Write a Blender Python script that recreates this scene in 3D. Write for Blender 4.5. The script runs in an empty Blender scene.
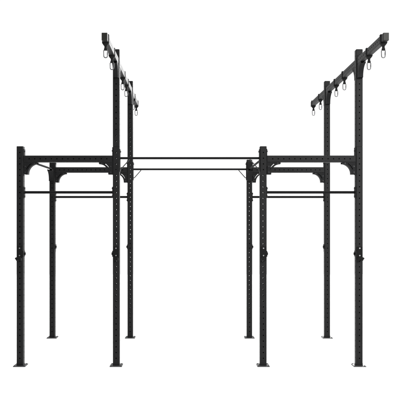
import bpy, bmesh, math, random
from mathutils import Vector, Matrix
sc = bpy.context.scene
col = sc.collection
random.seed(4)

# ------------------------------------------------------------------ camera
PX = 0.012            # metres per photo pixel in the plane of the front post faces
D = 7.8               # camera distance to that plane
CZ = 1.79             # camera height
cam_d = bpy.data.cameras.new('camera')
cam = bpy.data.objects.new('camera', cam_d); col.objects.link(cam)
cam.location = (0, -D, CZ); cam.rotation_euler = (math.radians(90), 0, 0)
cam_d.sensor_width = 36.0
cam_d.lens = 36.0 * (D / PX) / 400.0
cam_d.shift_x = (200 - 190.2) / 400.0
cam_d.shift_y = (217.2 - 200) / 400.0
cam_d.clip_start = 0.05; cam_d.clip_end = 2000
sc.camera = cam

# ------------------------------------------------------------------ studio surround + lamps
world = bpy.data.worlds.new('World'); sc.world = world; world.use_nodes = True
nt = world.node_tree; nt.nodes.clear()
wo = nt.nodes.new('ShaderNodeOutputWorld'); bg = nt.nodes.new('ShaderNodeBackground')
tc = nt.nodes.new('ShaderNodeTexCoord'); sp = nt.nodes.new('ShaderNodeSeparateXYZ')
nt.links.new(tc.outputs['Generated'], sp.inputs[0])
def mr(src, a, b, c, d):
    m = nt.nodes.new('ShaderNodeMapRange'); m.interpolation_type = 'SMOOTHSTEP'
    nt.links.new(src, m.inputs['Value'])
    for k, v in zip(('From Min', 'From Max', 'To Min', 'To Max'), (a, b, c, d)): m.inputs[k].default_value = v
    return m.outputs[0]
side = mr(sp.outputs['X'], -0.35, 0.9, 0.0, 1.2)       # the studio is darker on the left
back = mr(sp.outputs['Y'], 0.25, 0.55, 0.0, 1.0)        # white sweep behind the rig
mx = nt.nodes.new('ShaderNodeMix'); mx.data_type = 'FLOAT'
nt.links.new(back, mx.inputs[0]); nt.links.new(side, mx.inputs[2]); mx.inputs[3].default_value = 1.06
nt.links.new(mx.outputs[0], bg.inputs['Color']); bg.inputs['Strength'].default_value = 1.0
nt.links.new(bg.outputs[0], wo.inputs['Surface'])

def area(name, loc, target, size, power, size_y=None):
    l = bpy.data.lights.new(name, 'AREA'); l.energy = power; l.size = size
    if size_y: l.shape = 'RECTANGLE'; l.size_y = size_y
    o = bpy.data.objects.new(name, l); col.objects.link(o); o.location = loc
    o.rotation_euler = (Vector(target) - Vector(loc)).to_track_quat('-Z', 'Y').to_euler()
    return o
area('overhead_floor_fill', (0, 2.5, 11), (0, 2.5, 0), 26, 3100)  # added fill light that pushes the floor to pure white
area('right_rear_softbox', (8.5, 19, 8.6), (-1, 1, 3.4), 5, 2900, 5)
area('right_front_softbox', (5.8, -8.5, 5.0), (2.4, 0, 2.8), 2.8, 880)

sc.view_settings.view_transform = 'Standard'; sc.view_settings.look = 'None'
sc.view_settings.exposure = 0; sc.view_settings.gamma = 1

# ------------------------------------------------------------------ materials
def mat(name, rgb, rough=0.5, metal=0.0, spec=0.5, var=0.0, bump=0.0, bscale=400, coat=0.0, vscale=6):
    m = bpy.data.materials.new(name); m.use_nodes = True
    n = m.node_tree; p = n.nodes['Principled BSDF']
    p.inputs['Base Color'].default_value = (*rgb, 1); p.inputs['Roughness'].default_value = rough
    p.inputs['Metallic'].default_value = metal; p.inputs['Specular IOR Level'].default_value = spec
    p.inputs['Coat Weight'].default_value = coat
    tcn = n.nodes.new('ShaderNodeTexCoord')
    if var:
        nz = n.nodes.new('ShaderNodeTexNoise'); nz.inputs['Scale'].default_value = vscale; nz.inputs['Detail'].default_value = 6
        n.links.new(tcn.outputs['Object'], nz.inputs['Vector'])
        cr = n.nodes.new('ShaderNodeValToRGB')
        cr.color_ramp.elements[0].position = .3; cr.color_ramp.elements[1].position = .7
        cr.color_ramp.elements[0].color = (*[c*(1-var) for c in rgb], 1)
        cr.color_ramp.elements[1].color = (*[c*(1+var) for c in rgb], 1)
        n.links.new(nz.outputs['Fac'], cr.inputs[0]); n.links.new(cr.outputs[0], p.inputs['Base Color'])
        r = n.nodes.new('ShaderNodeMapRange'); n.links.new(nz.outputs['Fac'], r.inputs[0])
        r.inputs[3].default_value = max(0, rough-.06); r.inputs[4].default_value = rough+.06
        n.links.new(r.outputs[0], p.inputs['Roughness'])
    if bump:
        b = n.nodes.new('ShaderNodeBump'); b.inputs['Strength'].default_value = bump; b.inputs['Distance'].default_value = .0004
        nb = n.nodes.new('ShaderNodeTexNoise'); nb.inputs['Scale'].default_value = bscale; nb.inputs['Detail'].default_value = 2
        n.links.new(tcn.outputs['Object'], nb.inputs['Vector'])
        n.links.new(nb.outputs['Fac'], b.inputs['Height']); n.links.new(b.outputs[0], p.inputs['Normal'])
    return m
M_COAT = mat('black_powder_coat', (.0058, .0058, .006), .56, 0, .17, .3, .6, 500)
M_GUS_SHADE = mat('black_coat_with_bracket_shade', (.005, .005, .0053), .65, 0, .15, .2, .5, 500)  # post coat darkened; shade under the brackets is put into the colour
M_BAR = mat('black_bar_coat', (.006, .006, .0063), .7, 0, .07, .15, .3, 600)
M_RUB = mat('black_rubber', (.004, .004, .004), .7, 0, .12, .2, .4, 300)
M_PLATE = mat('satin_base_plate', (.035, .035, .036), .5, 0, .35, .2, .2, 400)
M_BOLT = mat('dark_bolt', (.025, .025, .026), .45, .3, .35)
M_CAP = mat('satin_end_cap', (.012, .012, .010), .45, 0, .22, .1, .2, 400)
M_RAIL = mat('black_rail_coat', (.0058, .0058, .006), .52, 0, .15, .3, .6, 500)
M_ZINC = mat('zinc_bolt', (.40, .40, .41), .4, 1.0)
M_STEEL = mat('polished_steel', (.10, .10, .102), .38, 1.0)
M_WEB = mat('black_webbing', (.006, .006, .006), .8, 0, .2, .2, .8, 700)
M_FLOOR = mat('white_floor', (.93, .93, .93), .7, 0, .2)

# ------------------------------------------------------------------ mesh helpers
def obj(name, bm, m, parent=None, smooth=False, loc=None, recalc=True):
    if recalc:
        bmesh.ops.remove_doubles(bm, verts=bm.verts, dist=1e-5)
        bmesh.ops.recalc_face_normals(bm, faces=bm.faces)
    me = bpy.data.meshes.new(name); bm.to_mesh(me); bm.free()
    me.materials.append(m)
    if smooth:
        for p in me.polygons: p.use_smooth = True
        me.set_sharp_from_angle(angle=math.radians(35))
    o = bpy.data.objects.new(name, me); col.objects.link(o)
    if parent: o.parent = parent
    if loc: o.location = loc
    return o
def tag(o, label, cat, group=None, kind=None):
    if label: o['label'] = label
    if cat: o['category'] = cat
    if group: o['group'] = group
    if kind: o['kind'] = kind
def empty(name, loc):
    o = bpy.data.objects.new(name, None); col.objects.link(o); o.location = loc; o.empty_display_size = .1
    return o
def add_box(bm, x0, x1, y0, y1, z0, z1, bev=0.0, seg=2):
    t = bmesh.new()
    r = bmesh.ops.create_cube(t, size=1)
    for v in t.verts:
        v.co = Vector(((x0+x1)/2 + v.co.x*(x1-x0), (y0+y1)/2 + v.co.y*(y1-y0), (z0+z1)/2 + v.co.z*(z1-z0)))
    if bev: bmesh.ops.bevel(t, geom=t.edges[:], offset=bev, segments=seg, profile=.5, affect='EDGES')
    me = bpy.data.meshes.new('tmp'); t.to_mesh(me); t.free(); bm.from_mesh(me); bpy.data.meshes.remove(me)
    return bm
def box(x0, x1, y0, y1, z0, z1, bev=0.0): return add_box(bmesh.new(), x0, x1, y0, y1, z0, z1, bev)
def add_tube(bm, pts, r, n=12, closed=False, caps=True):
    pts = [Vector(p) for p in pts]; N = len(pts); rings = []
    up = None
    for i, p in enumerate(pts):
        a = pts[(i-1) % N] if (closed or i > 0) else p
        b = pts[(i+1) % N] if (closed or i < N-1) else p
        d = (b-a).normalized()
        if up is None: up = d.orthogonal().normalized()
        up = (up - d*up.dot(d)).normalized(); s = d.cross(up)
        rr = r[i] if isinstance(r, (list, tuple)) else r
        rings.append([bm.verts.new(p + (up*math.cos(2*math.pi*k/n) + s*math.sin(2*math.pi*k/n))*rr) for k in range(n)])
    for i in range(N if closed else N-1):
        A, B = rings[i], rings[(i+1) % N]
        off = 0
        if closed and i == N-1:
            off = min(range(n), key=lambda o: (A[0].co-B[o].co).length)
        for k in range(n):
            bm.faces.new((A[k], A[(k+1) % n], B[(k+1+off) % n], B[(k+off) % n]))
    if caps and not closed:
        bm.faces.new(rings[0][::-1]); bm.faces.new(rings[-1])
    return bm
def tube(p0, p1, r, n=20): return add_tube(bmesh.new(), [p0, p1], r, n)
def add_bolt(bm, p, axis, r=.011, h=.008):
    """hex head with a washer, standing on a face at p and pointing along axis"""
    p = Vector(p); a = Vector(axis).normalized()
    add_tube(bm, [p - a*.002, p + a*.0025], r*1.25, 16)
    add_tube(bm, [p + a*.0025, p + a*(h-.0015), p + a*h], [r, r, r*.85], 6)
    return bm

def perf_tube(L, w, d, pitch, holes, hr=.0074, t=.0035, rad=.008, sides='FBLR', axis='z', origin=(0,0,0), skip=()):
    """square steel tube with real punched holes; runs from 0 to L along its axis.
    cross section: w (first lateral axis) x d (second lateral axis), centred."""
    bm = bmesh.new(); N = 24
    def place(a, b, c):            # a: lateral 1, b: lateral 2, c: along
        if axis == 'z': v = (a, b, c)
        elif axis == 'x': v = (c, b, a)
        else: v = (a, c, b)
        return Vector(v) + Vector(origin)
    faces = {'F': (0, -1), 'B': (0, 1), 'L': (-1, 0), 'R': (1, 0)}
    for s, (nx, ny) in faces.items():
        flat = (w if nx == 0 else d) - 2*rad; off = (d if nx == 0 else w)/2; hf = flat/2
        def P(u, c, depth, nx=nx, ny=ny, off=off):
            o = off - depth
            return place(u if nx == 0 else nx*o, ny*o if nx == 0 else u, c)
        out = place(nx, ny, 0) - place(0, 0, 0)
        def quad(pts, want=None):
            f = bm.faces.new([bm.verts.new(p) for p in pts]); f.normal_update()
            if want is not None and f.normal.dot(want) < 0: f.normal_flip()
        hs = [h for h in sorted(holes) if hf*.98 < h < L-hf*.98 and not any(a <= h <= b and s in q for a, b, q in skip)] if s in sides else []
        half = min(hf, pitch/2)
        for depth in (0, t):
            wn = out if depth == 0 else -out
            c0 = 0
            for h in hs:
                if h-half > c0+1e-5:
                    quad([P(-hf, c0, depth), P(hf, c0, depth), P(hf, h-half, depth), P(-hf, h-half, depth)], wn)
                if half < hf-1e-6:
                    for a, b in ((-hf, -half), (half, hf)):
                        quad([P(a, h-half, depth), P(b, h-half, depth), P(b, h+half, depth), P(a, h+half, depth)], wn)
                for k in range(N):
                    q = []
                    for kk in (k, k+1):
                        th = 2*math.pi*kk/N; cx, cy = math.cos(th), math.sin(th); m = half/max(abs(cx), abs(cy))
                        q.append(((cx*hr, cy*hr), (cx*m, cy*m)))
                    quad([P(q[0][0][0], h+q[0][0][1], depth), P(q[0][1][0], h+q[0][1][1], depth),
                          P(q[1][1][0], h+q[1][1][1], depth), P(q[1][0][0], h+q[1][0][1], depth)], wn)
                c0 = h+half
            quad([P(-hf, c0, depth), P(hf, c0, depth), P(hf, L, depth), P(-hf, L, depth)], wn)
        for h in hs:
            for k in range(N):
                a, b = 2*math.pi*k/N, 2*math.pi*(k+1)/N
                quad([P(math.cos(a)*hr, h+math.sin(a)*hr, 0), P(math.cos(b)*hr, h+math.sin(b)*hr, 0),
                      P(math.cos(b)*hr, h+math.sin(b)*hr, t), P(math.cos(a)*hr, h+math.sin(a)*hr, t)],
                     P(0, h, 0)-P(math.cos((a+b)/2)*hr, h+math.sin((a+b)/2)*hr, 0))
    for sx in (-1, 1):
        for sy in (-1, 1):
            cx, cy = sx*(w/2-rad), sy*(d/2-rad); prev = None
            for k in range(7):
                a = math.pi/2*k/6; p = (cx+sx*rad*math.cos(a), cy+sy*rad*math.sin(a))
                if prev:
                    f = bm.faces.new([bm.verts.new(v) for v in (place(*prev, 0), place(*p, 0), place(*p, L), place(*prev, L))])
                    f.normal_update()
                    if f.normal.dot(place(sx, sy, 0)-place(0, 0, 0)) < 0: f.normal_flip()
                prev = p
    return bm

def perf_smooth(o):
    pass

# ------------------------------------------------------------------ gusset: two curved side plates joined by a curved flange
def gusset_bm(U, V, width, mapf, end_u=.020, end_v=.048, sag=.036, flange=True):
    """u runs away from the post, v down from the beam; mapf(u, v, w) -> world; w in -width/2..width/2"""
    a = Vector((U, end_u)); b = Vector((end_v, V)); ch = b-a; L = ch.length
    R = ((L/2)**2 + sag**2)/(2*sag)
    nrm = Vector((ch.y, -ch.x)).normalized()
    if nrm.dot(Vector((-1, -1))) < 0: nrm = -nrm           # towards the post corner
    cen = (a+b)/2 - nrm*(R-sag)
    a0 = math.atan2(a.y-cen.y, a.x-cen.x); a1 = math.atan2(b.y-cen.y, b.x-cen.x)
    while a1-a0 > math.pi: a1 -= 2*math.pi
    while a1-a0 < -math.pi: a1 += 2*math.pi
    N = 22; C = [[], [], [], []]
    for i in range(N+1):
        th = a0+(a1-a0)*i/N; dr = Vector((math.cos(th), math.sin(th))); p = cen+dr*R
        ts = []
        if dr.y < -1e-6: ts.append(-p.y/dr.y)
        if dr.x < -1e-6: ts.append(-p.x/dr.x)
        tt = min(ts) if ts else .02
        q = p+dr*tt; q.x = min(max(q.x, 0), U); q.y = min(max(q.y, 0), V)
        if i == 0: q = Vector((U, 0))
        if i == N: q = Vector((0, V))
        dist = (q-p).length; dd = (q-p)/max(dist, 1e-6)
        C[3].append(p); C[2].append(p+dd*min(.020, .45*dist)); C[1].append(p+dd*min(.0285, .75*dist)); C[0].append(q)
    cor = min(range(N+1), key=lambda i: abs(C[0][i].x)+abs(C[0][i].y)); C[0][cor] = Vector((0, 0))
    bm = bmesh.new(); T = .005
    def cell(q, w0, w1):
        vs = [[bm.verts.new(mapf(p.x, p.y, w)) for p in q] for w in (w0, w1)]
        bm.faces.new(vs[0]); bm.faces.new(vs[1][::-1])
    for s in (-1, 1):
        w0, w1 = s*width/2, s*(width/2-T)
        quads = []
        for i in range(N):
            for j in (0, 1, 2):
                if j == 1 and N*.28 <= i < N*.72: continue
                quads.append((C[j][i], C[j][i+1], C[j+1][i+1], C[j+1][i]))
        cnt = {}
        key = lambda p: (round(p.x, 5), round(p.y, 5))
        for q in quads:
            cell(q, w0, w1)
            for k in range(4):
                e = frozenset((key(q[k]), key(q[(k+1) % 4]))); cnt.setdefault(e, []).append((q[k], q[(k+1) % 4]))
        for e, l in cnt.items():
            if len(l) == 1 and len(e) == 2:
                p, q = l[0]
                bm.faces.new([bm.verts.new(v) for v in (mapf(p.x, p.y, w0), mapf(q.x, q.y, w0), mapf(q.x, q.y, w1), mapf(p.x, p.y, w1))])
    if flange:
        w = width/2-T-.0003
        for i in range(N):
            p, q = C[3][i], C[3][i+1]; pi, qi = p+(C[2][i]-p).normalized()*.004, q+(C[2][i+1]-q).normalized()*.004
            for A, B in ((p, q), (pi, qi)):
                bm.faces.new([bm.verts.new(v) for v in (mapf(A.x, A.y, -w), mapf(B.x, B.y, -w), mapf(B.x, B.y, w), mapf(A.x, A.y, w))])
    return bm

# ------------------------------------------------------------------ floor
bm = bmesh.new()
bm.faces.new([bm.verts.new(v) for v in ((-13, -10, 0), (13, -10, 0), (13, 12.5, 0), (-13, 12.5, 0))])
fl = obj('floor', bm, M_FLOOR); tag(fl, None, None, None, 'structure')

# ------------------------------------------------------------------ the rig
W = .08
XP = [(-170.4)*PX, (-74.1)*PX, 73.2*PX, 169.3*PX]      # post centres
YR = [W/2, 1.82+W/2]                                    # front row, back row
H = 2.635; HT = 3.808; BP = .010                        # short post top, tall post top, base plate
PITCH = .0686; HZ0 = .097
rig = empty('training_rig', (0, 1.0, 0))
tag(rig, 'black steel cross-training rig with punched uprights, pull-up bars and two overhead rails', 'training rig')
OFF = Vector((0, -1.0, 0))                              # children are authored in world space
def part(name, bm, m, parent=None, smooth=False, label=None, recalc=True):
    bmesh.ops.translate(bm, vec=OFF if True else 0, verts=bm.verts)
    o = obj(name, bm, m, parent or rig, smooth, None, recalc)
    if label: o['label'] = label
    return o

def holes(z0, z1): 
    n0 = math.ceil((z0-HZ0)/PITCH); out = []
    while HZ0+n0*PITCH < z1: out.append(HZ0+n0*PITCH-z0); n0 += 1
    return out
BZ0, BZ1 = 2.451, 2.531                                 # crossbeam
BC = (BZ0+BZ1)/2
BARZ = 2.09; MIDZ = 2.502
RZ0, RZ1, RW = 3.623, 3.704, .060                       # overhead rail
posts = {}
for r, yc in enumerate(YR):
    for i, xc in enumerate(XP):
        tall = i in (1, 3)
        s = 1 if i in (0, 2) else -1                    # towards the inside of its cell
        o = part('upright_post', perf_tube(H-BP, W, W, PITCH, holes(BP, H), origin=(xc, yc, BP)), M_COAT, recalc=False)
        perf_smooth(o); posts[(i, r)] = o
        # base plate with corner bolt holes closed by bolts
        part('base_plate', box(xc-.0735, xc+.0735, yc-.075, yc+.075, 0, BP, .002), M_PLATE, o)
        wb = bmesh.new()                                 # weld bead round the foot
        q = W/2+.001
        add_tube(wb, [(xc-q, yc-q, BP+.001), (xc+q, yc-q, BP+.001), (xc+q, yc+q, BP+.001), (xc-q, yc+q, BP+.001)], .004, 8, closed=True)
        part('weld_bead', wb, M_COAT, o)
        for sx in (-1, 1):
            for sy in (-1, 1):
                b = bmesh.new(); add_bolt(b, (xc+sx*.057, yc+sy*.057, BP), (0, 0, 1), .008, .006)
                part('bolt', b, M_BOLT, o)
        if tall:
            e = part('extension_post', perf_tube(HT-.008-(H+.003), W, W, PITCH, holes(H+.003, HT-.01), origin=(xc, yc, H+.003)), M_COAT, o, recalc=False)
            perf_smooth(e)
            part('joint_sleeve', box(xc-W/2+.0045, xc+W/2-.0045, yc-W/2+.0045, yc-W/2+.008, H-.03, H+.03), M_GUS_SHADE, o)
            part('end_cap', box(xc-W/2+.001, xc+W/2-.001, yc-W/2+.001, yc+W/2-.001, HT-.010, HT, .006), M_RUB, o)
        else:
            part('end_cap', box(xc-W/2+.001, xc+W/2-.001, yc-W/2+.001, yc+W/2-.001, H-.002, H+.007, .004), M_RUB, o)

def flange(x, side, yc, z0, z1, parent, t=.007, bolts=()):
    """plate standing on the side face of a post; side=+1 means it sits on the post's right face"""
    x0, x1 = sorted((x+side*.0006, x+side*t))
    p = part('mounting_plate', box(x0, x1, yc-.037, yc+.037, z0, z1, .002), M_GUS_SHADE, parent)
    for z in bolts:
        b = bmesh.new(); add_bolt(b, (x+side*t, yc, z), (side, 0, 0), .011, .009)
        part('bolt', b, M_BOLT, parent)
T = .007
for r, yc in enumerate(YR):
    for (i, j) in ((0, 2-1), (2, 3)):
        xl, xr = XP[i]+W/2, XP[j]-W/2
        x0, x1 = xl+T+.0005, xr-T-.0005; L = x1-x0
        n = 15; hp = (XP[j]-XP[i]-2*.112)/(n-1)
        hs = [XP[i]+.112+k*hp-x0 for k in range(n)]
        bm_ = perf_tube(L, W, W, hp, hs, axis='x', origin=(x0, yc, BC), sides='F')
        cb = part('crossbeam', bm_, M_COAT, recalc=False); perf_smooth(cb)
        flange(xl, 1, yc, 2.40, 2.612, cb, T, (2.585, 2.425))
        flange(xr, -1, yc, 2.30, 2.632, cb, T, (2.59,))
        for (xx, sg) in ((xl+T, 1), (xr-T, -1)):
            mp = lambda u, v, w, xx=xx, sg=sg: Vector((xx+sg*(u+.0005), yc+w, BZ0-.0008-v))
            g = part('corner_gusset', gusset_bm(.160, .145, W-.006, mp), M_GUS_SHADE, cb)
            for (u, v) in ((.018, .12), (.018, .05), (.06, .018), (.125, .012)):
                if u == .06: continue
                b = bmesh.new(); p = mp(u, v, -(W-.006)/2); add_bolt(b, p, (0, -1, 0), .007, .006); part('bolt', b, M_BOLT, cb)
        # lower pull-up bar
        b = part('pull_up_bar', tube((xl+.006, yc, BARZ), (xr-.006, yc, BARZ), .0155, 24), M_BAR, smooth=True)
        for (xx, sg) in ((xl, 1), (xr, -1)):
            flange(xx, sg, yc, BARZ-.066, BARZ+.066, b, .007, (BARZ-.048, BARZ+.048))
    # middle pull-up bar between the two cells, with its thin diagonal braces
    xl, xr = XP[1]+W/2, XP[2]-W/2
    mb = part('pull_up_bar', tube((xl+.005, yc, MIDZ), (xr-.005, yc, MIDZ), .0135, 24), M_BAR, smooth=True)
    for (xx, sg) in ((xl, 1), (xr, -1)):
        flange(xx, sg, yc, 2.34, 2.61, mb, .007, (2.58,))
        b = bmesh.new()
        add_tube(b, [(xx+sg*.006, yc, MIDZ-.128), (xx+sg*.016, yc, MIDZ-.128), (xx+sg*.024, yc, MIDZ-.122),
                     (xx+sg*.112, yc, MIDZ-.022), (xx+sg*.118, yc, MIDZ-.012)], .0060, 10)
        part('brace', b, M_BOLT, mb, True)

# depth bars at the left side of each cell, with gussets under them
for i in (0, 2):
    xc = XP[i]
    b = part('side_pull_up_bar', tube((xc, YR[0]+W/2+.005, MIDZ), (xc, YR[1]-W/2-.005, MIDZ), .0135, 24), M_BAR, smooth=True)
    for (yy, sg) in ((YR[0]+W/2, 1), (YR[1]-W/2, -1)):
        y0, y1 = sorted((yy+sg*.0006, yy+sg*.006))
        part('mounting_plate', box(xc-.037, xc+.037, y0, y1, 2.34, 2.60, .002), M_GUS_SHADE, b)
        mp = lambda u, v, w, yy=yy, sg=sg: Vector((xc+w, yy+sg*(u+.0065), MIDZ-.014-v))
        part('corner_gusset', gusset_bm(.150, .165, W-.008, mp), M_GUS_SHADE, b)

# overhead rails: three lengths each, butted to the two tall posts
RY0, RY1 = -1.053, 2.99
rails = []
for i in (1, 3):
    xc = XP[i]
    segs = [(RY0, YR[0]-W/2-.0065), (YR[0]+W/2+.0065, YR[1]-W/2-.0065), (YR[1]+W/2+.0065, RY1)]
    rail = None
    for k, (y0, y1) in enumerate(segs):
        L = y1-y0; n = int((L-.06)/PITCH); st = (L-(n-1)*PITCH)/2
        hs = [st+q*PITCH for q in range(n)]
        bmx = perf_tube(L, RW, RZ1-RZ0, PITCH, hs, hr=.0098, axis='y', origin=(xc, y0, (RZ0+RZ1)/2), rad=.008, sides='LR')
        o = part('overhead_rail', bmx, M_RAIL, recalc=False); perf_smooth(o)
        if k != 1:
            yy = y0 if k == 0 else y1; sg = -1 if k == 0 else 1
            a, b_ = sorted((yy+sg*.0005, yy+sg*.009))
            part('end_cap', box(xc-RW/2, xc+RW/2, a, b_, RZ0, RZ1, .004), M_CAP, o)
        ends = {0: [(y1, -1)], 1: [(y0, 1), (y1, -1)], 2: [(y0, 1)]}[k]
        for (yy, sg) in ends:
            a, b_ = sorted((yy-sg*.0002, yy-sg*.006))
            part('mounting_plate', box(xc-.037, xc+.037, a, b_, RZ0-.17, RZ1+.03, .002), M_GUS_SHADE, o)
            mp = lambda u, v, w, yy=yy, sg=sg: Vector((xc+w, yy+sg*(u+.0005), RZ0-.0008-v))
            part('corner_gusset', gusset_bm(.16, .165, RW, mp), M_GUS_SHADE, o)
            b = bmesh.new()
            add_bolt(b, (xc, yy+sg*.0005, RZ1+.016), (0, sg, 0), .009, .007); part('bolt', b, M_BOLT, o)

# ------------------------------------------------------------------ J-cups (lift-off bar holders) on every upright
def make_jcup(outer):
    root = empty('bar_holder', (0, 0, 0))
    def p(name, bm, m, sm=False): return obj(name, bm, m, root, sm)
    # local: post front face is y=0, post centre x=0, +x is the inside of the cell; z=0 at centre of the plate
    bm = box(-.033, .033, -.012, -.0008, -.090, .068, .003)
    p('back_plate', bm, M_RUB)
    bm = bmesh.new()
    add_box(bm, -.029, .029, -.052, -.0125, -.096, -.066, .004)
    add_box(bm, -.029, .029, -.064, -.0525, -.096, -.052, .004)
    p('hook', bm, M_RUB)
    bm = bmesh.new(); add_box(bm, .0408, .046, -.012, .072, -.05, .02, .002); add_box(bm, .0335, .0455, -.012, -.0025, -.05, .02, .001)
    p('side_plate', bm, M_GUS_SHADE)
    p('knob', tube((.0465, .040, -.016), (.058, .040, -.016), .017, 24), M_RUB, True)
    for z in (.052, -.036):
        b = bmesh.new(); add_bolt(b, (0, -.012, z), (0, -1, 0), .0065, .005); p('bolt', b, M_ZINC)
    if outer:
        bm = bmesh.new(); add_tube(bm, [(.0, -.078, -.088), (-.030, -.040, -.078), (-.036, -.02, -.072), (-.0455, -.012, -.070)], [.009, .010, .012, .012], 14)
        p('safety_pin', bm, M_RUB, True)
    return root
JZ = 1.366
proto = {True: make_jcup(True), False: make_jcup(False)}
used = set()
words = {0: 'far left short upright', 1: 'left tall upright', 2: 'right short upright', 3: 'far right tall upright'}
def copy_tree(o):
    c = o.copy(); col.objects.link(c)
    for ch in o.children:
        d = ch.copy(); col.objects.link(d); d.parent = c
    return c
for r in (0, 1):
    for i in range(4):
        outer = i in (0, 3)
        o = proto[outer] if outer not in used else copy_tree(proto[outer]); used.add(outer)
        inside = 1 if i in (0, 2) else -1
        sy = 1 if r == 0 else -1
        yf = 0.0 if r == 0 else YR[1]+W/2
        o.location = (XP[i], yf, JZ)
        if r == 0:
            o.scale = (inside, 1, 1)
        else:
            o.rotation_euler = (0, 0, math.pi); o.scale = (-inside, 1, 1)
        row = 'front' if r == 0 else 'back'
        tag(o, f'black bar holder at mid height on the {row} row\'s {words[i]}', 'bar holder', 'bar holders clipped to the uprights')

# ------------------------------------------------------------------ carabiners hanging from the overhead rails
def make_carabiner():
    root = empty('hanging_carabiner', (0, 0, 0))       # origin: centre of the rail's underside
    def p(name, bm, m, sm=False): return obj(name, bm, m, root, sm)
    bm = bmesh.new(); hw, hh = RW/2, RZ1-RZ0; t = .006; c = .020
    for a in ((-hw-t, hw+t, -c, c, hh+.0006, hh+t), (-hw-t, hw+t, -c, c, -t, -.0006),
              (-hw-t, -hw-.0006, -c, c, -.0008, hh+.0008), (hw+.0006, hw+t, -c, c, -.0008, hh+.0008)):
        add_box(bm, *a, .0015)
    p('strap', bm, M_WEB)
    bm = bmesh.new()                                   # tapering clamp and tab under the rail
    tv = [[bm.verts.new((sx*w_, sy*.016, z)) for sx, sy in ((-1,-1),(1,-1),(1,1),(-1,1))] for w_, z in ((.034, -t-.0005), (.030, -.014), (.014, -.034))]
    for k in (0, 1):
        for q in range(4): bm.faces.new((tv[k][q], tv[k][(q+1) % 4], tv[k+1][(q+1) % 4], tv[k+1][q]))
    bm.faces.new(tv[0]); bm.faces.new(tv[2][::-1])
    add_box(bm, -.013, .013, -.010, .010, -.066, -.0345, .004)
    add_box(bm, -.017, .017, -.012, .012, -.080, -.058, .004)
    p('hanger', bm, M_WEB)
    A, B = .0205, .0225                                # oval link
    zt, zb = -.070, -.156
    pts = []
    for k in range(13):
        a = math.pi*k/12; pts.append((A*math.cos(a), 0, zt-B*.8+B*.8*math.sin(a)))
    for k in range(13):
        a = math.pi+math.pi*k/12; pts.append((A*math.cos(a)*.92, 0, zb+B*.8+B*.8*math.sin(a)))
    bm = add_tube(bmesh.new(), pts, .0050, 12, closed=True)
    p('oval_link', bm, M_STEEL, True)
    bm = add_tube(bmesh.new(), [(A*.96, 0, -.100), (A*.96, 0, -.126)], .0064, 12); p('screw_gate', bm, M_STEEL, True)
    return root
ys = [-.964, -.414, .764, 1.238, 2.335, 2.91]
place = ['at the front tip, nearest the viewer', 'just ahead of the front tall upright',
         'middle span, nearer of that pair', 'middle span, farther of that pair',
         'just behind the back tall upright', 'at the rear tip, farthest away']
c0 = make_carabiner(); first = True
for side_, i in (('left', 1), ('right', 3)):
    for k, y in enumerate(ys):
        o = c0 if first else copy_tree(c0); first = False
        o.location = (XP[i], y, RZ0)
        tag(o, f'steel carabiner on the {side_} overhead rail, {place[k]}', 'carabiner', 'carabiners hanging from the overhead rails')
